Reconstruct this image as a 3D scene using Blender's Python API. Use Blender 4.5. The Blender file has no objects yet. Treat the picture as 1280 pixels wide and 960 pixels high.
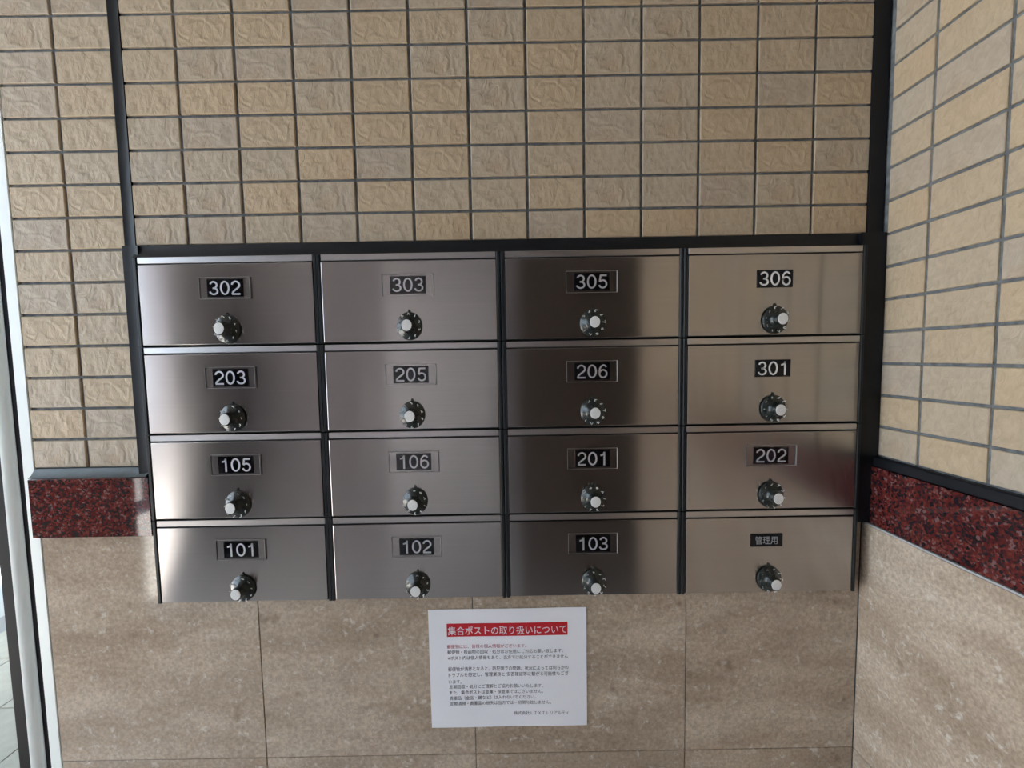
import bpy, bmesh, math, random
from mathutils import Matrix, Vector
random.seed(7)
SC = bpy.context.scene
COL = SC.collection

# ------------------------------------------------------------------ camera
cam_d = bpy.data.cameras.new('camera'); cam = bpy.data.objects.new('camera', cam_d); COL.objects.link(cam)
cam_d.sensor_width = 36.0; cam_d.lens = 519.7026 / 1280 * 36.0; cam_d.clip_start = 0.02
R3 = Matrix(((0.9998474, 0.0174296, -0.0011404), (-0.0022701, 0.0649356, -0.9978869), (-0.0173187, 0.9977372, 0.0649653)))
cam.matrix_world = Matrix.Translation((0.5648, -0.7474, 1.45)) @ R3.to_4x4()
SC.camera = cam

# ------------------------------------------------------------------ sky, sun, exposure
SKY = 0.95; SUN = 8.0
w = bpy.data.worlds.new('sky'); SC.world = w; w.use_nodes = True
bg = w.node_tree.nodes['Background']; bg.inputs['Color'].default_value = (0.70, 0.85, 1.0, 1); bg.inputs['Strength'].default_value = SKY
sd = bpy.data.lights.new('sun', 'SUN'); sd.energy = SUN; sd.angle = 0.009; sd.color = (1.0, 0.95, 0.87)
sun = bpy.data.objects.new('sun', sd); COL.objects.link(sun)
sun.rotation_euler = Vector((0.06, 0.30, -1.0)).to_track_quat('-Z', 'Y').to_euler()
sun.location = (4, -6, 8)
SC.view_settings.view_transform = 'Standard'; SC.view_settings.look = 'None'
SC.view_settings.gamma = 1.0; SC.view_settings.use_curve_mapping = False
SC.view_settings.exposure = 2.54
try:
    SC.cycles.max_bounces = 10; SC.cycles.diffuse_bounces = 5; SC.cycles.sample_clamp_indirect = 6.0
    SC.cycles.use_denoising = True
except Exception: pass

# ------------------------------------------------------------------ key measures (metres)
ROW = 0.056; TCOL = 0.09974; ZJ = 2.0429        # tile joints: z = ZJ - r*ROW
XR = 1.2207; XL = -0.306                        # right wall tile face, left end of the back wall
Z_TOP = 2.47
NX0, NX1, NZ0, NZ1 = -0.092, 1.180, 1.010, 1.648  # niche of the mailboxes
D_END = -1.39                                   # where the right wall ends
D_FRONT = -2.6                                  # wall behind the camera

# ------------------------------------------------------------------ helpers
def mat(name):
    m = bpy.data.materials.new(name); m.use_nodes = True
    nt = m.node_tree; return m, nt, nt.nodes['Principled BSDF']
def simple(name, col, rough=0.5, metal=0.0, spec=None, noise=None):
    m, nt, b = mat(name)
    b.inputs['Base Color'].default_value = (*col, 1); b.inputs['Roughness'].default_value = rough; b.inputs['Metallic'].default_value = metal
    if spec is not None: b.inputs['Specular IOR Level'].default_value = spec
    if noise:
        sc, amt, bump = noise
        tc = nt.nodes.new('ShaderNodeTexCoord'); n = nt.nodes.new('ShaderNodeTexNoise'); n.inputs['Scale'].default_value = sc; n.inputs['Detail'].default_value = 5
        nt.links.new(tc.outputs['Object'], n.inputs['Vector'])
        r = nt.nodes.new('ShaderNodeValToRGB'); nt.links.new(n.outputs['Fac'], r.inputs['Fac'])
        r.color_ramp.elements[0].position = .3; r.color_ramp.elements[1].position = .7
        r.color_ramp.elements[0].color = (*[c*(1-amt) for c in col], 1); r.color_ramp.elements[1].color = (*[min(1, c*(1+amt)) for c in col], 1)
        nt.links.new(r.outputs['Color'], b.inputs['Base Color'])
        if bump:
            bp = nt.nodes.new('ShaderNodeBump'); bp.inputs['Strength'].default_value = .4; bp.inputs['Distance'].default_value = bump
            nt.links.new(n.outputs['Fac'], bp.inputs['Height']); nt.links.new(bp.outputs['Normal'], b.inputs['Normal'])
    return m
def mesh_obj(name, me, parent=None, loc=None):
    o = bpy.data.objects.new(name, me); COL.objects.link(o)
    if parent: o.parent = parent
    if loc is not None: o.location = loc
    return o
def finish(bm, name, m, smooth=False):
    bmesh.ops.recalc_face_normals(bm, faces=bm.faces)
    me = bpy.data.meshes.new(name); bm.to_mesh(me); bm.free()
    if m: me.materials.append(m)
    if smooth:
        for p in me.polygons: p.use_smooth = True
        try: me.set_sharp_from_angle(angle=math.radians(35))
        except Exception: pass
    return me
def add_box(bm, x0, x1, y0, y1, z0, z1, bev=0.0, seg=1):
    r = bmesh.ops.create_cube(bm, size=1.0)
    for v in r['verts']:
        v.co = Vector(((x0+x1)/2 + v.co.x*(x1-x0), (y0+y1)/2 + v.co.y*(y1-y0), (z0+z1)/2 + v.co.z*(z1-z0)))
    if bev:
        es = list({e for v in r['verts'] for e in v.link_edges})
        bmesh.ops.bevel(bm, geom=es, offset=bev, segments=seg, affect='EDGES', profile=.5)
def box_obj(name, b, m, parent=None, bev=0.0, seg=1, loc=None):
    bm = bmesh.new(); add_box(bm, *b, bev=bev, seg=seg)
    return mesh_obj(name, finish(bm, name, m), parent, loc)
def boxes_obj(name, bs, m, parent=None, bev=0.0):
    bm = bmesh.new()
    for b in bs: add_box(bm, *b, bev=bev)
    return mesh_obj(name, finish(bm, name, m), parent)
def prism_y(bm, pts, y0, y1):
    """polygon in x,z extruded along y"""
    a = [bm.verts.new((x, y0, z)) for x, z in pts]; b = [bm.verts.new((x, y1, z)) for x, z in pts]
    bm.faces.new(a); bm.faces.new(b[::-1]); n = len(pts)
    for i in range(n): bm.faces.new((a[i], a[(i+1) % n], b[(i+1) % n], b[i]))
def tag(o, label=None, cat=None, group=None, kind=None):
    if label: o['label'] = label
    if cat: o['category'] = cat
    if group: o['group'] = group
    if kind: o['kind'] = kind
    return o
def empty(name, loc=(0, 0, 0), parent=None):
    o = bpy.data.objects.new(name, None); COL.objects.link(o); o.location = loc; o.empty_display_size = .05
    if parent: o.parent = parent
    return o
_tc = {}
def text_mesh(s, size, m, sx=1.0, sz=1.0, res=2, spacing=1.0, center=True, offset=0.0, bold=0.0, extrude=0.0):
    """writing as a mesh in the xz plane facing -y"""
    key = (s, size, m.name, sx, sz, spacing, center, bold, extrude)
    if key in _tc: return _tc[key]
    cu = bpy.data.curves.new('writing', 'FONT'); cu.body = s; cu.size = size; cu.resolution_u = res; cu.space_character = spacing
    cu.offset = bold; cu.extrude = extrude
    t = bpy.data.objects.new('writing_tmp', cu); COL.objects.link(t)
    dg = bpy.context.evaluated_depsgraph_get()
    me = bpy.data.meshes.new_from_object(t.evaluated_get(dg))
    bpy.data.objects.remove(t); bpy.data.curves.remove(cu)
    xs = [v.co.x for v in me.vertices]; ys = [v.co.y for v in me.vertices]
    cx = (min(xs)+max(xs))/2 if center else 0; cy = (min(ys)+max(ys))/2 if center else 0
    for v in me.vertices: v.co = Vector(((v.co.x-cx)*sx, -v.co.z, (v.co.y-cy)*sz))
    me.materials.clear(); me.materials.append(m); me.name = 'writing'
    _tc[key] = me
    return me
def fit_text(s, width, height, m, **k):
    me = text_mesh(s, 1.0, m, **k).copy()
    xs = [v.co.x for v in me.vertices]; zs = [v.co.z for v in me.vertices]
    fx = width/(max(xs)-min(xs)); fz = height/(max(zs)-min(zs))
    for v in me.vertices: v.co.x *= fx; v.co.z *= fz
    return me

# ------------------------------------------------------------------ materials
def N(nt, t, **kw):
    n = nt.nodes.new(t)
    for k, v in kw.items():
        if k in n.inputs: n.inputs[k].default_value = v
        else: setattr(n, k, v)
    return n
def ramp(nt, src, stops):
    r = nt.nodes.new('ShaderNodeValToRGB'); cr = r.color_ramp
    while len(cr.elements) > 1: cr.elements.remove(cr.elements[-1])
    cr.elements[0].position = stops[0][0]; cr.elements[0].color = (*stops[0][1], 1)
    for p, c in stops[1:]:
        e = cr.elements.new(p); e.color = (*c, 1)
    nt.links.new(src, r.inputs['Fac']); return r
def mixc(nt, fac, a, b, mode='MIX'):
    n = nt.nodes.new('ShaderNodeMix'); n.data_type = 'RGBA'; n.blend_type = mode
    if isinstance(fac, float): n.inputs[0].default_value = fac
    else: nt.links.new(fac, n.inputs[0])
    for i, x in ((6, a), (7, b)):
        if isinstance(x, tuple): n.inputs[i].default_value = (*x, 1)
        else: nt.links.new(x, n.inputs[i])
    return n.outputs[2]

def make_tile_mat():
    m, nt, b = mat('wall_tile'); L = nt.links
    oi = N(nt, 'ShaderNodeObjectInfo'); tc = N(nt, 'ShaderNodeTexCoord')
    # each tile: one of a few moulds
    mul = N(nt, 'ShaderNodeMath', operation='MULTIPLY'); L.new(oi.outputs['Random'], mul.inputs[0]); mul.inputs[1].default_value = 7
    fl = N(nt, 'ShaderNodeMath', operation='FLOOR'); L.new(mul.outputs[0], fl.inputs[0])
    off = N(nt, 'ShaderNodeVectorMath', operation='SCALE'); off.inputs[0].default_value = (3.7, 1.3, 5.1); L.new(fl.outputs[0], off.inputs['Scale'])
    add = N(nt, 'ShaderNodeVectorMath', operation='ADD'); L.new(tc.outputs['Object'], add.inputs[0]); L.new(off.outputs[0], add.inputs[1])
    n1 = N(nt, 'ShaderNodeTexNoise', Scale=16.0, Detail=2.0); L.new(add.outputs[0], n1.inputs['Vector'])
    wv = N(nt, 'ShaderNodeTexWave', Scale=9.0, Distortion=9.0, Detail=2.0); wv.inputs['Detail Scale'].default_value = 1.6
    mp = N(nt, 'ShaderNodeMapping'); mp.inputs['Rotation'].default_value = (0, math.radians(28), 0); L.new(add.outputs[0], mp.inputs['Vector']); L.new(mp.outputs[0], wv.inputs['Vector'])
    n2 = N(nt, 'ShaderNodeTexNoise', Scale=75.0, Detail=4.0, Roughness=.65); n2.inputs['Distortion'].default_value = 1.0
    mp2 = N(nt, 'ShaderNodeMapping'); mp2.inputs['Rotation'].default_value = (0, math.radians(-35), 0); mp2.inputs['Scale'].default_value = (1.2, 1, .8)
    L.new(add.outputs[0], mp2.inputs['Vector']); L.new(mp2.outputs[0], n2.inputs['Vector'])
    k1 = N(nt, 'ShaderNodeMath', operation='MULTIPLY'); L.new(n1.outputs['Fac'], k1.inputs[0]); k1.inputs[1].default_value = 52.0
    k2 = N(nt, 'ShaderNodeMath', operation='SINE'); L.new(k1.outputs[0], k2.inputs[0])
    s1 = N(nt, 'ShaderNodeMath', operation='MULTIPLY'); L.new(k2.outputs[0], s1.inputs[0]); s1.inputs[1].default_value = .08
    s2 = N(nt, 'ShaderNodeMath', operation='MULTIPLY_ADD'); L.new(n2.outputs['Fac'], s2.inputs[0]); s2.inputs[1].default_value = .6; L.new(s1.outputs[0], s2.inputs[2])
    s3 = N(nt, 'ShaderNodeMath', operation='MULTIPLY_ADD'); L.new(wv.outputs['Fac'], s3.inputs[0]); s3.inputs[1].default_value = .22; L.new(s2.outputs[0], s3.inputs[2])
    bp = N(nt, 'ShaderNodeBump', Strength=.8, Distance=.0030); L.new(s3.outputs[0], bp.inputs['Height']); L.new(bp.outputs['Normal'], b.inputs['Normal'])
    rc = ramp(nt, oi.outputs['Random'], [(0, (.46, .385, .30)), (.3, (.485, .40, .295)), (.55, (.50, .395, .27)), (.8, (.52, .40, .265)), (1, (.47, .40, .31))])
    hue = ramp(nt, n2.outputs['Fac'], [(.35, (.90, .88, .86)), (.65, (1.05, 1.05, 1.05))])
    c = mixc(nt, 1.0, rc.outputs['Color'], hue.outputs['Color'], 'MULTIPLY')
    blot = ramp(nt, n1.outputs['Fac'], [(.55, (0, 0, 0)), (.72, (.35, .35, .35))])
    c = mixc(nt, blot.outputs['Color'], c, (.46, .32, .2))
    L.new(c, b.inputs['Base Color']); b.inputs['Roughness'].default_value = .55; b.inputs['Specular IOR Level'].default_value = .35
    return m
M_TILE = make_tile_mat()
M_GROUT = simple('grout', (.145, .155, .16), .85, noise=(90, .35, .0006))
M_SEAL = simple('black_sealant', (.008, .009, .012), .45, spec=.3, noise=(25, .3, .001))
M_SEALG = simple('grey_green_sealant', (.045, .06, .065), .4, noise=(30, .5, .001))

def make_stone():
    m, nt, b = mat('beige_stone'); L = nt.links
    tc = N(nt, 'ShaderNodeTexCoord'); oi = N(nt, 'ShaderNodeObjectInfo')
    off = N(nt, 'ShaderNodeVectorMath', operation='SCALE'); off.inputs[0].default_value = (11, 5, 17); L.new(oi.outputs['Random'], off.inputs['Scale'])
    add = N(nt, 'ShaderNodeVectorMath', operation='ADD'); L.new(tc.outputs['Object'], add.inputs[0]); L.new(off.outputs[0], add.inputs[1])
    mp = N(nt, 'ShaderNodeMapping'); mp.inputs['Scale'].default_value = (.55, .55, 1.7); L.new(add.outputs[0], mp.inputs['Vector'])
    na = N(nt, 'ShaderNodeTexNoise', Scale=7.0, Detail=6.0, Roughness=.6); L.new(mp.outputs[0], na.inputs['Vector'])
    base = ramp(nt, na.outputs['Fac'], [(.28, (.335, .255, .187)), (.5, (.445, .352, .27)), (.72, (.56, .47, .375))])
    nb = N(nt, 'ShaderNodeTexNoise', Scale=170.0, Detail=4.0, Roughness=.7); L.new(add.outputs[0], nb.inputs['Vector'])
    gr = ramp(nt, nb.outputs['Fac'], [(.3, (.74, .72, .70)), (.5, (1, 1, 1)), (.7, (1.28, 1.28, 1.27))])
    c = mixc(nt, 1.0, base.outputs['Color'], gr.outputs['Color'], 'MULTIPLY')
    nc = N(nt, 'ShaderNodeTexNoise', Scale=58.0, Detail=4.0, Roughness=.7); nc.inputs['Distortion'].default_value = .35; L.new(add.outputs[0], nc.inputs['Vector'])
    f = ramp(nt, nc.outputs['Fac'], [(.585, (0, 0, 0)), (.70, (.85, .85, .85))])
    c = mixc(nt, f.outputs['Color'], c, (.68, .63, .56))
    nd = N(nt, 'ShaderNodeTexNoise', Scale=26.0, Detail=2.0); mp3 = N(nt, 'ShaderNodeMapping'); mp3.inputs['Location'].default_value = (4, 9, 2); L.new(add.outputs[0], mp3.inputs['Vector']); L.new(mp3.outputs[0], nd.inputs['Vector'])
    g = ramp(nt, nd.outputs['Fac'], [(.66, (0, 0, 0)), (.76, (.5, .5, .5))])
    c = mixc(nt, g.outputs['Color'], c, (.15, .10, .07))
    L.new(c, b.inputs['Base Color'])
    b.inputs['Roughness'].default_value = .07; b.inputs['Specular IOR Level'].default_value = .5
    return m
M_STONE = make_stone()

def make_granite():
    m, nt, b = mat('red_granite'); L = nt.links
    tc = N(nt, 'ShaderNodeTexCoord')
    nz = N(nt, 'ShaderNodeTexNoise', Scale=120.0, Detail=2.0); L.new(tc.outputs['Object'], nz.inputs['Vector'])
    wm = N(nt, 'ShaderNodeVectorMath', operation='MULTIPLY_ADD'); L.new(nz.outputs['Color'], wm.inputs[0]); wm.inputs[1].default_value = (.006,)*3; L.new(tc.outputs['Object'], wm.inputs[2])
    v = N(nt, 'ShaderNodeTexVoronoi', Scale=300.0); L.new(wm.outputs[0], v.inputs['Vector'])
    sep = N(nt, 'ShaderNodeSeparateColor'); L.new(v.outputs['Color'], sep.inputs[0])
    big = N(nt, 'ShaderNodeTexNoise', Scale=60.0, Detail=3.0); L.new(tc.outputs['Object'], big.inputs['Vector'])
    a = N(nt, 'ShaderNodeMath', operation='MULTIPLY_ADD'); L.new(big.outputs['Fac'], a.inputs[0]); a.inputs[1].default_value = 1.0
    sb = N(nt, 'ShaderNodeMath', operation='SUBTRACT'); L.new(sep.outputs[0], sb.inputs[0]); sb.inputs[1].default_value = .5; L.new(sb.outputs[0], a.inputs[2])
    r = ramp(nt, a.outputs[0], [(.05, (.014, .012, .016)), (.25, (.03, .013, .015)), (.40, (.07, .012, .012)), (.65, (.115, .017, .014)), (.9, (.155, .034, .024)), (.985, (.17, .10, .10))])
    L.new(r.outputs['Color'], b.inputs['Base Color']); b.inputs['Roughness'].default_value = .04; b.inputs['Specular IOR Level'].default_value = .5
    return m
M_GRAN = make_granite()

def make_steel():
    m, nt, b = mat('brushed_steel'); L = nt.links
    tc = N(nt, 'ShaderNodeTexCoord'); oi = N(nt, 'ShaderNodeObjectInfo')
    off = N(nt, 'ShaderNodeVectorMath', operation='SCALE'); off.inputs[0].default_value = (3, 7, 13); L.new(oi.outputs['Random'], off.inputs['Scale'])
    add = N(nt, 'ShaderNodeVectorMath', operation='ADD'); L.new(tc.outputs['Object'], add.inputs[0]); L.new(off.outputs[0], add.inputs[1])
    mp = N(nt, 'ShaderNodeMapping'); mp.inputs['Scale'].default_value = (6, 1, 1400); L.new(add.outputs[0], mp.inputs['Vector'])
    n = N(nt, 'ShaderNodeTexNoise', Scale=1.0, Detail=2.0); L.new(mp.outputs[0], n.inputs['Vector'])
    c = ramp(nt, n.outputs['Fac'], [(.3, (.42, .40, .395)), (.7, (.46, .44, .43))]); L.new(c.outputs['Color'], b.inputs['Base Color'])
    big = N(nt, 'ShaderNodeTexNoise', Scale=9.0, Detail=1.0); L.new(add.outputs[0], big.inputs['Vector'])
    bp = N(nt, 'ShaderNodeBump', Strength=.05, Distance=.004); L.new(big.outputs['Fac'], bp.inputs['Height'])
    L.new(bp.outputs['Normal'], b.inputs['Normal'])
    b.inputs['Metallic'].default_value = 1.0; b.inputs['Roughness'].default_value = .19; b.inputs['Anisotropic'].default_value = 1.0
    tg = N(nt, 'ShaderNodeTangent', direction_type='UV_MAP'); tg.uv_map = 'grain'; L.new(tg.outputs[0], b.inputs['Tangent'])
    b.inputs['Anisotropic Rotation'].default_value = 0.25
    return m
M_STEEL = make_steel()
M_FLAP = simple('flap_steel_sky_sheen', (.54, .52, .52), .3, 1.0)  # lighter base colour stands in for sky reflected by the flaps
M_EDGE = simple('bright_steel_edge', (.72, .72, .72), .25, 1.0)
M_FRAME = simple('dark_side_frame', (.010, .012, .015), .35, spec=.35)
M_BODY = simple('dark_box_body', (.01, .01, .011), .6)
M_PLATE = simple('black_plate', (.006, .006, .009), .1, spec=.25)
M_NUM = simple('silver_numeral', (.84, .85, .88), .35, .35)
M_PLAST = simple('black_dial_plastic', (.012, .016, .014), .22, noise=(60, .2, 0))
M_CAP = simple('pale_dial_cap', (.80, .80, .79), .45)
M_DIM = simple('dim_lettering', (.34, .36, .40), .4, .2)
M_DIGIT = simple('white_dial_digit', (.75, .77, .75), .4)
def make_clear():
    m = bpy.data.materials.new('clear_plastic'); m.use_nodes = True; nt = m.node_tree; nt.nodes.clear()
    o = nt.nodes.new('ShaderNodeOutputMaterial'); t = nt.nodes.new('ShaderNodeBsdfTransparent'); g = nt.nodes.new('ShaderNodeBsdfGlossy'); x = nt.nodes.new('ShaderNodeMixShader')
    lw = nt.nodes.new('ShaderNodeLayerWeight'); lw.inputs['Blend'].default_value = .5
    pw_ = nt.nodes.new('ShaderNodeMath'); pw_.operation = 'POWER'; pw_.inputs[1].default_value = 5.0; nt.links.new(lw.outputs['Facing'], pw_.inputs[0])
    f = nt.nodes.new('ShaderNodeMath'); f.operation = 'MULTIPLY_ADD'; f.inputs[1].default_value = .6; f.inputs[2].default_value = .018; nt.links.new(pw_.outputs[0], f.inputs[0])
    t.inputs['Color'].default_value = (1, 1, 1, 1); g.inputs['Roughness'].default_value = .03
    nt.links.new(f.outputs[0], x.inputs[0]); nt.links.new(t.outputs[0], x.inputs[1]); nt.links.new(g.outputs[0], x.inputs[2]); nt.links.new(x.outputs[0], o.inputs[0])
    return m
M_CLEAR = make_clear()
M_GLASS = make_clear(); M_GLASS.name = 'window_glass'
M_GLASS.node_tree.nodes['Transparent BSDF'].inputs['Color'].default_value = (.93, .96, .95, 1)
M_GLASS.node_tree.nodes['Glossy BSDF'].inputs['Roughness'].default_value = 0.0
M_ALU = simple('pale_aluminium', (.86, .90, .88), .35, 0.0)
M_ALUD = simple('dark_gasket', (.006, .005, .007), .6, spec=.12)
M_LILAC = simple('grey_lilac_panel', (.20, .185, .205), .5, noise=(3, .08, 0))
M_DKDOOR = simple('dark_brown_panel', (.06, .044, .036), .6, noise=(4, .2, 0))
M_CEIL = simple('ceiling_paint', (.30, .29, .28), .8, noise=(40, .05, .0005))
M_FLOOR = simple('beige_floor_tile', (.38, .34, .29), .35, noise=(30, .12, 0))
M_PAVE = simple('pale_paving', (.56, .55, .53), .6, noise=(40, .1, .0005))
M_PAVEJ = simple('paving_joint', (.25, .25, .25), .9)
M_GROUND = simple('outdoor_ground', (.42, .42, .42), .9, noise=(5, .1, 0))
M_OUTW = simple('pale_outdoor_wall', (.78, .70, .69), .7, noise=(20, .05, 0))
M_OUTG = simple('grey_outdoor_wall', (.20, .195, .21), .8, noise=(3, .1, 0))
M_PAPER = simple('paper', (.90, .91, .97), .6, noise=(8, .02, .0015))
M_RED = simple('red_print', (.55, .008, .02), .6)
M_REDT = simple('red_ink', (.52, .12, .18), .6)
M_INK = simple('black_ink', (.12, .12, .15), .6)
M_WHITEP = simple('white_print', (.78, .70, .76), .6)

# ------------------------------------------------------------------ the shell
GY = 0.0035      # grout face lies this far behind the tile face
wall_back = boxes_obj('wall_back', [
    (XL, NX0-.0, GY, .30, 0, NZ0), (NX0, NX1, GY, .30, 0, NZ0), (NX1, XR+.3, GY, .30, 0, NZ0),
    (XL, NX0, GY, .30, NZ0, Z_TOP), (NX1, XR+.3, GY, .30, NZ0, Z_TOP), (NX0, NX1, GY, .30, NZ1, Z_TOP), (NX0, NX1, .28, .30, NZ0, NZ1)], M_GROUT)
tag(wall_back, 'back wall of beige tiles over polished beige stone holding the mailboxes', kind='structure')
wall_right = box_obj('wall_right', (XR+GY, XR+.2, D_END, GY, 0, Z_TOP), M_GROUT)
tag(wall_right, 'right wall of beige tiles, red granite band and beige stone', kind='structure')

tile_meshes = {}
def tile_mesh(wd, ht, ax):
    key = (round(wd, 4), round(ht, 4), ax)
    if key not in tile_meshes:
        bm = bmesh.new()
        add_box(bm, -wd/2, wd/2, 0, GY+.0005, -ht/2, ht/2)
        es = [e for e in bm.edges if all(abs(v.co.y) < 1e-6 for v in e.verts)]
        bmesh.ops.bevel(bm, geom=es, offset=.0011, segments=1, affect='EDGES')
        tile_meshes[key] = finish(bm, 'tile', M_TILE)
    return tile_meshes[key]
G = .0048      # joint width
def tile(parent, x0, x1, z0, z1, wall='b'):
    wd = round(x1-x0, 4); ht = round(z1-z0, 4)
    if wall == 'b':
        o = mesh_obj('tile', tile_mesh(wd, ht, 0), parent, ((x0+x1)/2, random.uniform(-.0003, .0003), (z0+z1)/2))
        o.rotation_euler = (random.gauss(0, .003), 0, random.gauss(0, .003))
    else:
        o = mesh_obj('tile', tile_mesh(wd, ht, 0), parent, (XR+random.uniform(-.0003, .0003), (x0+x1)/2, (z0+z1)/2))
        o.rotation_euler = (0, 0, -math.pi/2+random.gauss(0, .003)) if False else (0, 0, -math.pi/2)
        o.rotation_euler.rotate_axis('X', random.gauss(0, .003))
rmin = -7
for r in range(rmin, 7):                  # main field above the mailboxes; tile row r spans joint r-1..r ... below joint r
    za = ZJ - r*ROW - G/2; zb = ZJ-(r+1)*ROW + G/2
    if r == 6: zb = 1.6575
    for c in range(-1, 12):
        xa = c*TCOL+G/2; xb = (c+1)*TCOL-G/2
        if c == -1: xa = -.0918
        if c == 11: xb = 1.195
        tile(wall_back, xa, xb, zb, min(za, Z_TOP-.001))
for r in range(rmin, 14):                 # narrow field left of the expansion joint
    za = ZJ - r*ROW - G/2; zb = ZJ-(r+1)*ROW + G/2
    if r == 13: zb = 1.2635
    for xa, xb in ((-.2085+G/2, -.1110), (XL+.0005, -.2085-G/2)):
        tile(wall_back, xa, xb, zb, min(za, Z_TOP-.001))
E1 = .0833
for r in range(rmin+1, 14):               # right wall
    za = ZJ - r*ROW - G/2; zb = ZJ-(r+1)*ROW + G/2
    if r == 13: zb = 1.2635
    for c in range(-1, 13):
        ya = -(E1+c*TCOL)-G/2; yb = -(E1+(c+1)*TCOL)+G/2
        if c == -1: ya = -.0125
        yb = max(yb, D_END+.001)
        tile(wall_right, yb, ya, zb, min(za, Z_TOP-.001), 'r')

# stone cladding ----------------------------------------------------
JS = .0014
SX = [-.3142+.0085, .0853, .4847, .884, 1.2055]
def stone_poly(parent, pts, y0=0.0, y1=GY+.0002):
    bm = bmesh.new(); prism_y(bm, pts, y0, y1)
    es = [e for e in bm.edges if all(abs(v.co.y-y0) < 1e-6 for v in e.verts)]
    bmesh.ops.bevel(bm, geom=es, offset=.0006, segments=1, affect='EDGES')
    return mesh_obj('stone_panel', finish(bm, 'stone_panel', M_STONE), parent)
ZS = .6938
for i in range(4):
    xa = SX[i]+JS/2; xb = SX[i+1]-JS/2
    if i == 0: pts = [(xa, ZS+JS/2), (xb, ZS+JS/2), (xb, 1.0125), (-.0935, 1.0125), (-.0935, 1.1375), (xa, 1.1375)]
    elif i == 3: pts = [(xa, ZS+JS/2), (xb, ZS+JS/2), (xb, 1.1375), (1.1815, 1.1375), (1.1815, 1.0125), (xa, 1.0125)]
    else: pts = [(xa, ZS+JS/2), (xb, ZS+JS/2), (xb, 1.0125), (xa, 1.0125)]
    stone_poly(wall_back, pts)
    stone_poly(wall_back, [(xa, ZS-.44), (xb, ZS-.44), (xb, ZS-JS/2), (xa, ZS-JS/2)])
    stone_poly(wall_back, [(xa, .0), (xb, .0), (xb, ZS-.44-JS), (xa, ZS-.44-JS)])
def rbox(name, x0, y0, y1, z0, z1, m, bev=.0006):
    return box_obj(name, (x0, XR+GY+.0005, y0, y1, z0, z1), m, wall_right, bev=bev)
ys = [0.0, -.395, -.795, -1.195, D_END]
XS = 1.206
for i in range(4):
    ya, yb = ys[i+1]+JS/2, ys[i]-(JS/2 if i else 0)
    rbox('stone_panel', XS, ya, yb, ZS+JS/2, 1.1345, M_STONE)
    rbox('stone_panel', XS, ya, yb, ZS-.44, ZS-JS/2, M_STONE)
    rbox('stone_panel', XS, ya, yb, 0, ZS-.44-JS, M_STONE)
for ya, yb in ((-.70, -.002), (D_END, -.7015)):
    g = rbox('granite_band', 1.2105, ya, yb, 1.1375, 1.2425, M_GRAN, .0008)
rl = rbox('grout_line', 1.2075, D_END, -.001, 1.1345, 1.1375, simple('pale_grout', (.42, .42, .42), .8), 0)
g = box_obj('granite_band', (-.3005, -.0855, -.018, GY, 1.1395, 1.2465), M_GRAN, wall_back, bev=.0008)
g = box_obj('grout_line', (-.3055, -.1005, -.002, GY, 1.1376, 1.1393), M_SEALG, wall_back)

# sealant joints -----------------------------------------------------
def rod_v(name, x0, x1, z0, z1, yf, m, parent=wall_back, label=None, wob=.0008):
    """slightly hollow, slightly wavy vertical sealant bead"""
    bm = bmesh.new(); n = max(2, int((z1-z0)/.03)); rows = []
    for i in range(n+1):
        z = z0+(z1-z0)*i/n; d = random.uniform(-wob, wob)
        rows.append([bm.verts.new(p) for p in ((x0, GY, z), (x0, yf, z), (x0+(x1-x0)*.3, yf+.0012+d, z), (x0+(x1-x0)*.7, yf+.0012-d, z), (x1, yf, z), (x1, GY, z))])
    for a, b in zip(rows, rows[1:]):
        for k in range(6): bm.faces.new((a[k], a[(k+1) % 6], b[(k+1) % 6], b[k]))
    bm.faces.new(rows[0]); bm.faces.new(rows[-1][::-1])
    o = mesh_obj(name, finish(bm, name, m, True), parent)
    if label: o['label'] = label
    return o
def rod_h(name, z0, z1, x0, x1, yf, m, parent=wall_back, label=None, yback=GY, slope=0.0):
    bm = bmesh.new(); n = max(2, int((x1-x0)/.03)); rows = []
    for i in range(n+1):
        x = x0+(x1-x0)*i/n; d = random.uniform(-.0007, .0007)
        rows.append([bm.verts.new(p) for p in ((x, yback, z0), (x, yf-slope, z0), (x, yf+.0012+d-slope*.6, z0+(z1-z0)*.3), (x, yf+.0012-d-slope*.3, z0+(z1-z0)*.7), (x, yf, z1), (x, yback, z1))])
    for a, b in zip(rows, rows[1:]):
        for k in range(6): bm.faces.new((a[k], a[(k+1) % 6], b[(k+1) % 6], b[k]))
    bm.faces.new(rows[0]); bm.faces.new(rows[-1][::-1])
    o = mesh_obj(name, finish(bm, name, m, True), parent)
    if label: o['label'] = label
    return o
rod_v('sealant_joint', -.1107, -.0921, 1.655, Z_TOP-.001, -.0006, M_SEAL, label='black vertical expansion joint left')
rod_v('sealant_joint', -.1107, -.0835, 1.249, 1.655, -.007, M_SEAL)
rod_v('sealant_joint', -.0853, -.0822, 1.139, 1.249, -.0165, M_SEAL)
rod_v('sealant_joint', 1.1952, XR, 1.655, Z_TOP-.001, -.0035, M_SEAL)
rod_v('sealant_joint', 1.1785, XR-.0002, 1.1395, 1.655, -.0125, M_SEAL)
rod_h('sealant_joint', 1.6335, 1.656, -.0915, 1.1945, -.002, M_SEAL, slope=.008)
rod_h('sealant_joint', 1.2468, 1.2615, -.3055, -.0950, -.001, M_SEALG, slope=.012)
bm = bmesh.new(); add_box(bm, 1.2125, XR+GY, D_END, -.001, 1.2427, 1.2605, bev=.002)
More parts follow.
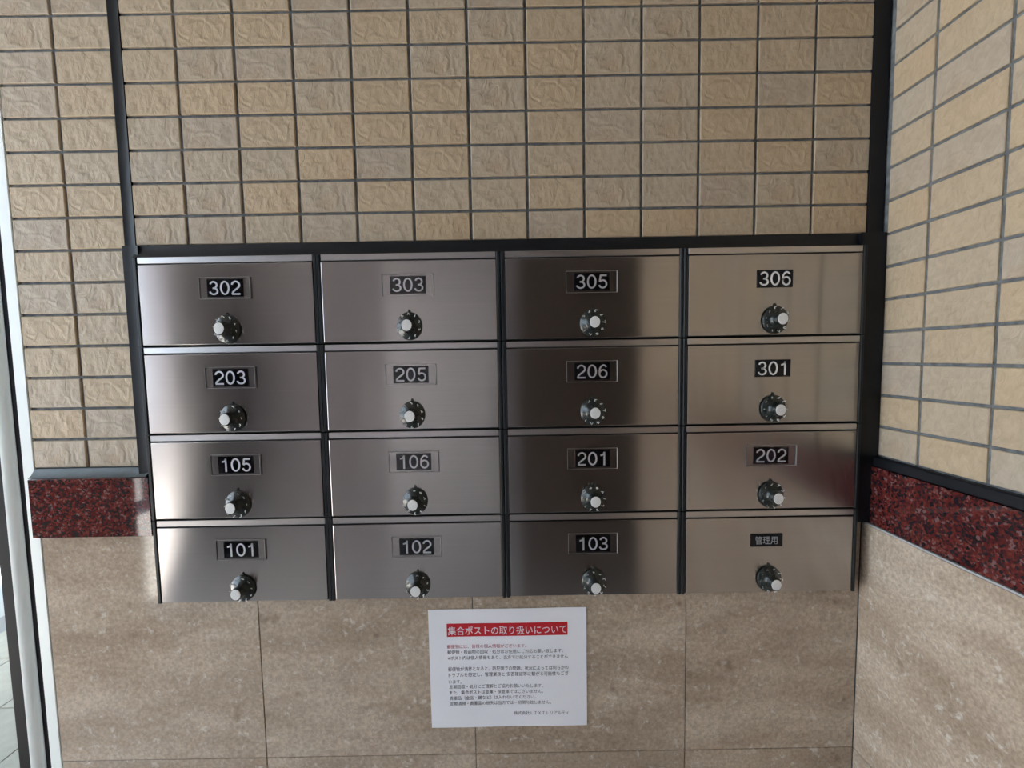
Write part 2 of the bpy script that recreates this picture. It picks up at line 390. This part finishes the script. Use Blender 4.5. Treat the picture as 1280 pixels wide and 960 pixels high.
mesh_obj('sealant_joint', finish(bm, 'sealant_joint', M_SEAL), wall_right)
rod_v('sealant_joint', 1.2045, 1.2058, 0, 1.137, -.0006, M_SEALG, wob=.0001)

# other walls, floor, ceiling ---------------------------------------
def struct(name, bs, m, label=None):
    o = boxes_obj(name, bs, m); tag(o, label, kind='structure'); return o
struct('ceiling', [(-1.7, 1.9, D_FRONT-.3, .30, Z_TOP, Z_TOP+.15)], M_CEIL)
struct('floor', [(XL, 1.9, D_FRONT-.1, .30, -.1, 0), (-6, XL, -9, .30, -.1, 0), (-6, 8, -14, -9, -.1, 0), (XL, 8, -9, D_FRONT-.1, -.1, 0)], M_GROUND)
struct('wall_front', [(-1.7, 1.9, D_FRONT-.1, D_FRONT, 0, Z_TOP)], M_LILAC)
struct('wall_recess', [(1.8, 1.9, D_FRONT, D_END, 0, Z_TOP), (XR+.2, 1.9, D_END, D_END+.05, 0, Z_TOP)], M_LILAC)
d3 = struct('added_pale_panel', [(-.42, .50, D_FRONT, D_FRONT+.04, 0, 2.15)], simple('pale_grey_panel', (.60, .60, .63), .5))  # unseen pale panel, added to brighten the reflection in the steel doors
box_obj('panel_handle', (.40, .43, D_FRONT+.04, D_FRONT+.09, .9, 1.25), M_EDGE, d3, bev=.004)
nt_ = box_obj('wall_notice', (-.63, -.44, D_FRONT, D_FRONT+.003, .97, 1.17), M_PAPER)
tag(nt_, 'pale sheet with green print on the wall opposite, mirrored in mailbox 205', 'notice')
box_obj('green_print', (-.60, -.47, D_FRONT+.003, D_FRONT+.0035, 1.05, 1.13), simple('green_print', (.45, .55, .22), .6), nt_)
struct('person_standin', [(.61, 1.30, -1.95, -1.47, 0, Z_TOP)], M_DKDOOR)  # unseen dark block standing in for the person mirrored in the steel
d2 = struct('door_2', [(.70, 1.75, D_FRONT, D_FRONT+.035, 0, 2.2)], M_DKDOOR)
box_obj('door_frame', (.66, .70, D_FRONT, D_FRONT+.05, 0, 2.24), M_ALUD, d2)
# glass door in line with the back wall, its jamb against the tiles
dr = empty('door_1', (XL, 0, 0)); tag(dr, 'glass door with pale aluminium jamb at the left edge', kind='structure')
def dbox(name, b, m, bev=.0008): return box_obj(name, (b[0]-XL, b[1]-XL, *b[2:]), m, dr, bev)
dbox('jamb', (-.3275, XL-.0005, -.0005, .06, 0, Z_TOP), M_ALU, .001)
dbox('groove', (-.3485, -.3276, .010, .06, 0, Z_TOP), M_ALUD)
bm = bmesh.new(); ring0 = []; ring1 = []
prof = [(-.3665-XL, .0)] + [(-.3655-XL+.017*math.sin(t*math.pi/12), .0125-.0125*math.cos(t*math.pi/12)) for t in range(0, 7)] + [(-.3486-XL, .06), (-.3665-XL, .06)]
for q, z in ((ring0, 0), (ring1, Z_TOP)):
    for x, y in prof: q.append(bm.verts.new((x, y, z)))
for i in range(len(prof)):
    j = (i+1) % len(prof); bm.faces.new((ring0[i], ring0[j], ring1[j], ring1[i]))
bm.faces.new(ring0); bm.faces.new(ring1[::-1])
mesh_obj('door_stile', finish(bm, 'door_stile', M_ALU, True), dr)
dbox('gasket', (-.3905, -.3666, .002, .05, 0, Z_TOP), M_ALUD)
dbox('pane', (-1.25, -.3906, .020, .028, .0, Z_TOP), M_GLASS, 0)
dbox('door_stile', (-1.33, -1.25, 0, .05, 0, Z_TOP), M_ALU)
struct('wall_lobby', [(-6, -1.331, .002, .30, 0, Z_TOP+.15)], M_OUTW)
struct('wall_lobby', [(-4.5, 1.0, 4, 4.2, 0, Z_TOP), (.8, 1.0, .301, 4, 0, Z_TOP)], M_OUTG)
struct('ceiling_lobby', [(-3.0, 1.0, .301, 4.2, Z_TOP, Z_TOP+.15)], M_CEIL)
struct('floor_lobby', [(-6, 1.0, .301, 4, -.1, 0)], M_GROUND)

# outdoors -----------------------------------------------------------
pv = struct('paving', [(-4.2, XL-.046, -3.6, 0, 0, .004), (-2.4, -.40, .31, 2.2, 0, .004)], M_PAVEJ, 'pale square paving outside and behind the glass door')
bm = bmesh.new(); add_box(bm, -.1485, .1485, -.1485, .1485, .003, .009, bev=.0015); pm = finish(bm, 'paving_slab', M_PAVE)
pmc = pm.copy(); pmc.materials.clear(); pmc.materials.append(simple('cream_slab', (.36, .315, .235), .5, noise=(30, .08, 0)))
for i in range(6):
    for j in range(5): mesh_obj('paving_slab', pmc, pv, (-.57-.3*i, .47+.3*j, 0))
for i in range(12):
    for j in range(11): mesh_obj('paving_slab', pm, pv, (XL-.20-.3*i, -.18-.3*j, 0))
struct('wall_left', [(-1.7, -1.6, D_FRONT, -1.93, 0, Z_TOP)], M_LILAC)
struct('wall_outdoor', [(-3.4, -3.2, -9, -3.65, 0, 3.4), (-3.4, 3, -9.2, -9, 0, 3.4)], M_OUTG)
struct('added_low_wall', [(-1.72, -1.5, -1.52, -.95, .009, 1.25)], M_PAVE)  # added out of view to keep bright reflections off the left granite

# ------------------------------------------------------------------ mailboxes
PW, PH = .300, .1543
def uv_grain(me):
    uv = me.uv_layers.new(name='grain')
    for l in me.loops:
        v = me.vertices[l.vertex_index].co; uv.data[l.index].uv = (v.x*3, v.z*3+v.y)
    return me
def door_mesh():
    bm = bmesh.new(); add_box(bm, .0, PW, -.0025, .0, -.1512, -.0137, bev=.0009, seg=2)
    return uv_grain(finish(bm, 'door', M_STEEL))
def strip_mesh():
    bm = bmesh.new(); add_box(bm, .0, PW, -.0020, .0, -.0112, -.0008, bev=.0006, seg=1)
    return uv_grain(finish(bm, 'slot_flap', M_FLAP))
def side_mesh(s):
    bm = bmesh.new()
    if s < 0: add_box(bm, -.0075, -.0012, -.003, .03, -PH+.0006, -.0004, bev=.001)
    else: add_box(bm, PW+.0012, PW+.0072, -.003, .03, -PH+.0006, -.0004, bev=.001)
    return finish(bm, 'side_frame', M_FRAME)
def body_mesh():
    bm = bmesh.new(); add_box(bm, -.0055, PW+.005, .0008, .22, -PH+.0008, -.0006, bev=.002)
    return finish(bm, 'body', M_BODY)
def lathe(prof, m, name, n=40, zs=1.11):
    bm = bmesh.new(); rings = []
    for r, h in prof:
        rings.append([bm.verts.new((r*math.cos(2*math.pi*k/n), -h, r*zs*math.sin(2*math.pi*k/n))) for k in range(n)])
    for a, b in zip(rings, rings[1:]):
        for k in range(n): bm.faces.new((a[k], a[(k+1) % n], b[(k+1) % n], b[k]))
    bm.faces.new(rings[0]); bm.faces.new(rings[-1])
    return finish(bm, name, m, True)
ME_DOOR, ME_STRIP, ME_SL, ME_SR, ME_BODY = door_mesh(), strip_mesh(), side_mesh(-1), side_mesh(1), body_mesh()
ME_SKIRT = lathe([(.0205, 0), (.0217, .0008), (.0217, .0030), (.0208, .0040), (.0170, .0068), (.0135, .0090), (.0112, .0115), (.0102, .0145), (.0100, .0225), (.0096, .0234)], M_PLAST, 'dial')
ME_CAP = lathe([(.0086, .0228), (.0086, .0238), (.0081, .0242)], M_CAP, 'dial_cap', 32)
def pointer_mesh():
    bm = bmesh.new(); prism_y(bm, [(-.0030, 0), (.0030, 0), (.0012, .0058), (-.0012, .0058)], -.0022, 0)
    bmesh.ops.bevel(bm, geom=list(bm.edges), offset=.0004, segments=1, affect='EDGES')
    return finish(bm, 'pointer', M_PLAST)
ME_PTR = pointer_mesh()
def holder_meshes():
    bm = bmesh.new(); add_box(bm, -.044, .044, -.0024, -.0015, -.0185, .0185, bev=.0003)
    a = finish(bm, 'card_sleeve', M_CLEAR)
    bm = bmesh.new()
    add_box(bm, .0432, .0446, -.0030, 0, -.0185, .0185, bev=.0004); add_box(bm, -.0442, -.0438, -.0018, 0, -.0185, .0185)
    add_box(bm, -.0438, .0432, -.0016, 0, .0180, .0186); add_box(bm, -.0438, .0432, -.0016, 0, -.0186, -.0180)
    b = finish(bm, 'sleeve_rim', M_RIM)
    return a, b
M_RIM = simple('clear_rim', (.22, .215, .215), .35, .6)
ME_SLEEVE, ME_RIM = holder_meshes()
def plate_mesh(wd, ht):
    bm = bmesh.new(); add_box(bm, -wd/2, wd/2, -.0012, 0, -ht/2, ht/2, bev=.0002); return finish(bm, 'number_plate', M_PLATE)
ME_PLATE = plate_mesh(.0615, .0300); ME_PLATEK = plate_mesh(.057, .0235)
DIG = [text_mesh(str(k), .0112, M_DIGIT, sx=1.0, sz=1.11, res=1, bold=.00010) for k in range(10)]
def glyph(d):
    """centre lines of a light grotesque digit, box 0.62 wide, 1 high"""
    P = []
    def arc(cx, cy, rx, ry, a0, a1, n=14): return [(cx+rx*math.cos(math.radians(a0+(a1-a0)*i/n)), cy+ry*math.sin(math.radians(a0+(a1-a0)*i/n))) for i in range(n+1)]
    if d == '0': P = [arc(.31, .5, .245, .435, 90, 450, 32)]
    if d == '1': P = [[(.12, .735), (.22, .75), (.31, .80), (.365, .90), (.375, .98)], [(.375, .985), (.375, 0)]]
    if d == '2': P = [arc(.31, .68, .235, .255, 172, -25, 16)+[(.44, .48), (.28, .36), (.13, .21), (.075, .065)], [(.05, .06), (.575, .06)]]
    if d == '3': P = [arc(.30, .715, .205, .22, 165, -90, 16)+[(.24, .495)], [(.28, .495)]+arc(.30, .28, .24, .215, 85, -172, 18)]
    if d == '5': P = [[(.56, .925), (.175, .925)], [(.185, .955), (.115, .50)], [(.125, .475), (.17, .53)]+arc(.31, .325, .235, .265, 118, -165, 18)]
    if d == '6': P = [arc(.33, .70, .205, .235, 25, 100, 7)+[(.20, .86), (.115, .72), (.085, .50), (.095, .33)]+arc(.315, .325, .23, .27, 180, 540, 26)]
    return P
def numerals(s, wd, ht, m, th=.115):
    bm = bmesh.new(); adv = .70; tot = adv*(len(s)-1)+.62
    fx = wd/tot; y = 0
    for k, ch in enumerate(s):
        for line_ in glyph(ch):
            n = len(line_); L_ = []; R_ = []
            for i, (x, z) in enumerate(line_):
                x0, z0 = line_[max(0, i-1)]; x1, z1 = line_[min(n-1, i+1)]
                dx, dz = x1-x0, z1-z0
                if ch == '0' and i in (0, n-1): dx, dz = -1, 0
                l = math.hypot(dx, dz) or 1; nx_, nz_ = -dz/l*th/2, dx/l*th/2
                f = lambda X, Z: bm.verts.new(((X+k*adv-tot/2)*fx, 0, (Z-.5)*ht))
                L_.append(f(x+nx_, z+nz_)); R_.append(f(x-nx_, z-nz_))
            for i in range(n-1): bm.faces.new((L_[i], L_[i+1], R_[i+1], R_[i]))
    for v in bm.verts: v.co.y = 0
    r = bmesh.ops.extrude_face_region(bm, geom=list(bm.faces))
    for v in r['geom']:
        if isinstance(v, bmesh.types.BMVert): v.co.y = -.00025
    return finish(bm, 'lettering', m)
ROWS = [['302', '303', '305', '306'], ['203', '205', '206', '301'], ['105', '106', '201', '202'], ['101', '102', '103', '管理用']]
LX = [-.0733, .2410, .5570, .8727]
YF = -.0195
ZT = 1.6318
DIALROT = {'302': 2.2, '303': 0, '305': 4.6, '306': 5.3, '203': 1.5, '205': 2, '206': 4.7, '301': 3.5, '105': 0.6, '106': 8, '201': 8.5, '202': 6.2, '101': 8.7, '102': 0, '103': 3.1, '管理用': 2.6}
LAB = {
 '302': 'stainless mailbox plated 302 in the top left corner, glare along its left edge', '303': 'stainless mailbox plated 303, top row, between the left corner box and the dark one',
 '305': 'brown-looking stainless mailbox plated 305, third along the top row', '306': 'stainless mailbox plated 306 in the top right corner, mirroring beige tiles',
 '203': 'stainless mailbox plated 203, leftmost of the second row, directly under the top left corner box', '205': 'stainless mailbox plated 205, second row, shiny glint on its last numeral',
 '206': 'dark stainless mailbox plated 206, second row, third from the left', '301': 'stainless mailbox plated 301, rightmost of the second row',
 '105': 'stainless mailbox plated 105, leftmost of the third row, level with the granite band', '106': 'stainless mailbox plated 106, third row, second from the left',
 '201': 'dark stainless mailbox plated 201, third row, third from the left', '202': 'stainless mailbox plated 202, right end of third row, mirroring red granite',
 '101': 'stainless mailbox plated 101 in the bottom left corner', '102': 'greyish stainless mailbox plated 102, bottom row, above the left part of the paper',
 '103': 'darkest stainless mailbox, plated 103, bottom row, above the right part of the paper', '管理用': 'stainless mailbox in the bottom right corner, Japanese lettering instead of a number'}
def mailbox(col, row, s):
    root = empty('mailbox', (LX[col], YF, ZT-row*PH))
    tag(root, LAB[s], 'mailbox', 'mailboxes in the stainless bank')
    mesh_obj('body', ME_BODY, root); mesh_obj('side_frame', ME_SL, root); mesh_obj('side_frame', ME_SR, root)
    mesh_obj('slot_flap', ME_STRIP, root)
    d = mesh_obj('door', ME_DOOR, root)
    d.rotation_euler = (random.uniform(-.002, .002), 0, random.uniform(-.0012, .0012))
    pz = -.0550; px = .1487
    yf = -.0025
    k = s == '管理用'
    p = mesh_obj('number_plate', ME_PLATEK if k else ME_PLATE, root, (px-(.004 if k else 0), yf, pz+(.0005 if k else 0)))
    if k: me = fit_text(s, .0400, .0150, M_DIM, bold=.0)
    else: me = numerals(s, .0545, .0243, M_NUM)
    mesh_obj('lettering', me, p, (-.001 if k else 0, -.0014 if k else -.00125, 0))
    if s not in ('306', '301', '管理用'):
        h = mesh_obj('card_sleeve', ME_SLEEVE, root, (px, yf, pz)); mesh_obj('sleeve_rim', ME_RIM, h, (0, 0, 0))
    dz = -.1255
    dl = mesh_obj('dial', ME_SKIRT, root, (.1495, yf, dz))
    mesh_obj('dial_cap', ME_CAP, dl)
    mesh_obj('pointer', ME_PTR, root, (.1495, yf, dz+.0225))
    for n in range(10):
        a = math.pi/2-(n-DIALROT[s])*math.tau/10
        o = mesh_obj('dial_digit', DIG[n], dl)
        rr = .0172; nrm = Matrix.Rotation(-(math.pi/2-a)*-1, 4, 'Y')
        # digit lies on the sloping skirt, its head outward
        tilt = Matrix.Rotation(math.radians(34), 4, 'X')
        rot = Matrix.Rotation(math.pi/2-a, 4, 'Y')
        S = Matrix.Diagonal((1, 1, 1.11, 1))
        base = Vector((rr*math.cos(a), -.00700, rr*1.11*math.sin(a)))
        o.matrix_local = Matrix.Translation(base) @ rot @ tilt
    return root
for row in range(4):
    for col in range(4): mailbox(col, row, ROWS[row][col])

# ------------------------------------------------------------------ the paper notice
PX0, PX1, PZ0, PZ1 = .4018, .6970, .7500, .9826
PWD, PHT = PX1-PX0, PZ1-PZ0
root = empty('paper_notice', (PX0, 0, PZ0)); tag(root, 'white printed sheet with red title taped to the stone below the mailboxes', 'notice')
bm = bmesh.new(); nx, nz = 24, 18; grid = []
def pdepth(u, v): return -.0012-.00012*(max(0, abs(u-.5)*2-.8)*5)**2*(.4+.6*v)-.0004*math.sin(u*9+v*3)-.0004
for j in range(nz+1):
    grid.append([bm.verts.new((PWD*i/nx+(.0006*(1-j/nz) if i == 0 else 0), pdepth(i/nx, j/nz), PHT*j/nz)) for i in range(nx+1)])
for j in range(nz):
    for i in range(nx): bm.faces.new((grid[j][i], grid[j][i+1], grid[j+1][i+1], grid[j+1][i]))
me = finish(bm, 'sheet', M_PAPER)
sheet = mesh_obj('sheet', me, root)
so = sheet.modifiers.new('thickness', 'SOLIDIFY'); so.thickness = .0002; so.offset = 0
def conform(me, x, z, lift):
    """lay flat print onto the slightly curled sheet"""
    for v in me.vertices:
        u = (x+v.co.x)/PWD; t = (z+v.co.z)/PHT; v.co.y = pdepth(u, t)-lift
def px(u): return (u-25)/(1240-25)*PWD      # from the 1280x957 zoom of the sheet
def pz(v): return PHT-(v-30)/(925-30)*PHT
bm = bmesh.new(); x0, x1 = px(165), px(1094); nn = 40; lo = []; hi = []
for i in range(nn+1):
    x = x0+(x1-x0)*i/nn; lo.append(bm.verts.new((x, 0, pz(234)))); hi.append(bm.verts.new((x, 0, pz(136))))
for i in range(nn): bm.faces.new((lo[i], lo[i+1], hi[i+1], hi[i]))
me = finish(bm, 'title_bar', M_RED); conform(me, 0, 0, .0004); mesh_obj('title_bar', me, sheet)
def line(s, ua, ub, vc, h, m, lift, bold=0.0):
    wd = px(ub)-px(ua); me = fit_text(s, wd, h/895*PHT, m, bold=bold)
    x = (px(ua)+px(ub))/2; z = pz(vc); conform(me, x, z, lift)
    mesh_obj('printed_line', me, sheet, (x, 0, z))
line('集合ポストの取り扱いについて', 172, 1086, 190, 66, M_WHITEP, .0006, .008)
LN = [('郵便物には、皆様の個人情報がございます。', 163, 775, 308, 30, M_REDT, .0),
 ('郵便物・投函物の回収・処分はお住居にご対応お願い致します。', 165, 1058, 350, 30, M_INK, 0),
 ('※ポスト内は個人情報もあり、当方では処分することができません', 167, 1096, 394, 30, M_INK, 0),
 ('郵便物が満杯となると、防犯面での問題、状況によっては何らかの', 167, 1098, 478, 32, M_INK, 0),
 ('トラブルを想定し、管理業務と 安否確認等に繋がる可能性もござ', 170, 1098, 522, 32, M_INK, 0),
 ('います。', 170, 268, 574, 28, M_INK, 0),
 ('定期回収・処分にご理解とご協力お願いいたします。', 172, 900, 612, 30, M_INK, 0),
 ('また、集合ポストは金庫・保管庫ではございません。', 173, 900, 655, 30, M_INK, 0),
 ('貴重品（金品・鍵など）は入れないでください。', 174, 843, 698, 30, M_INK, 0),
 ('定期清掃・貴重品の紛失は当方では一切関与致しません。', 175, 960, 740, 30, M_INK, 0),
 ('株式会社ＬＩＸＩＬリアルティ', 670, 1096, 822, 28, M_INK, 0)]
for s, a, b, v, h, m, bo in LN: line(s, a, b, v, h, m, .0005, bo)
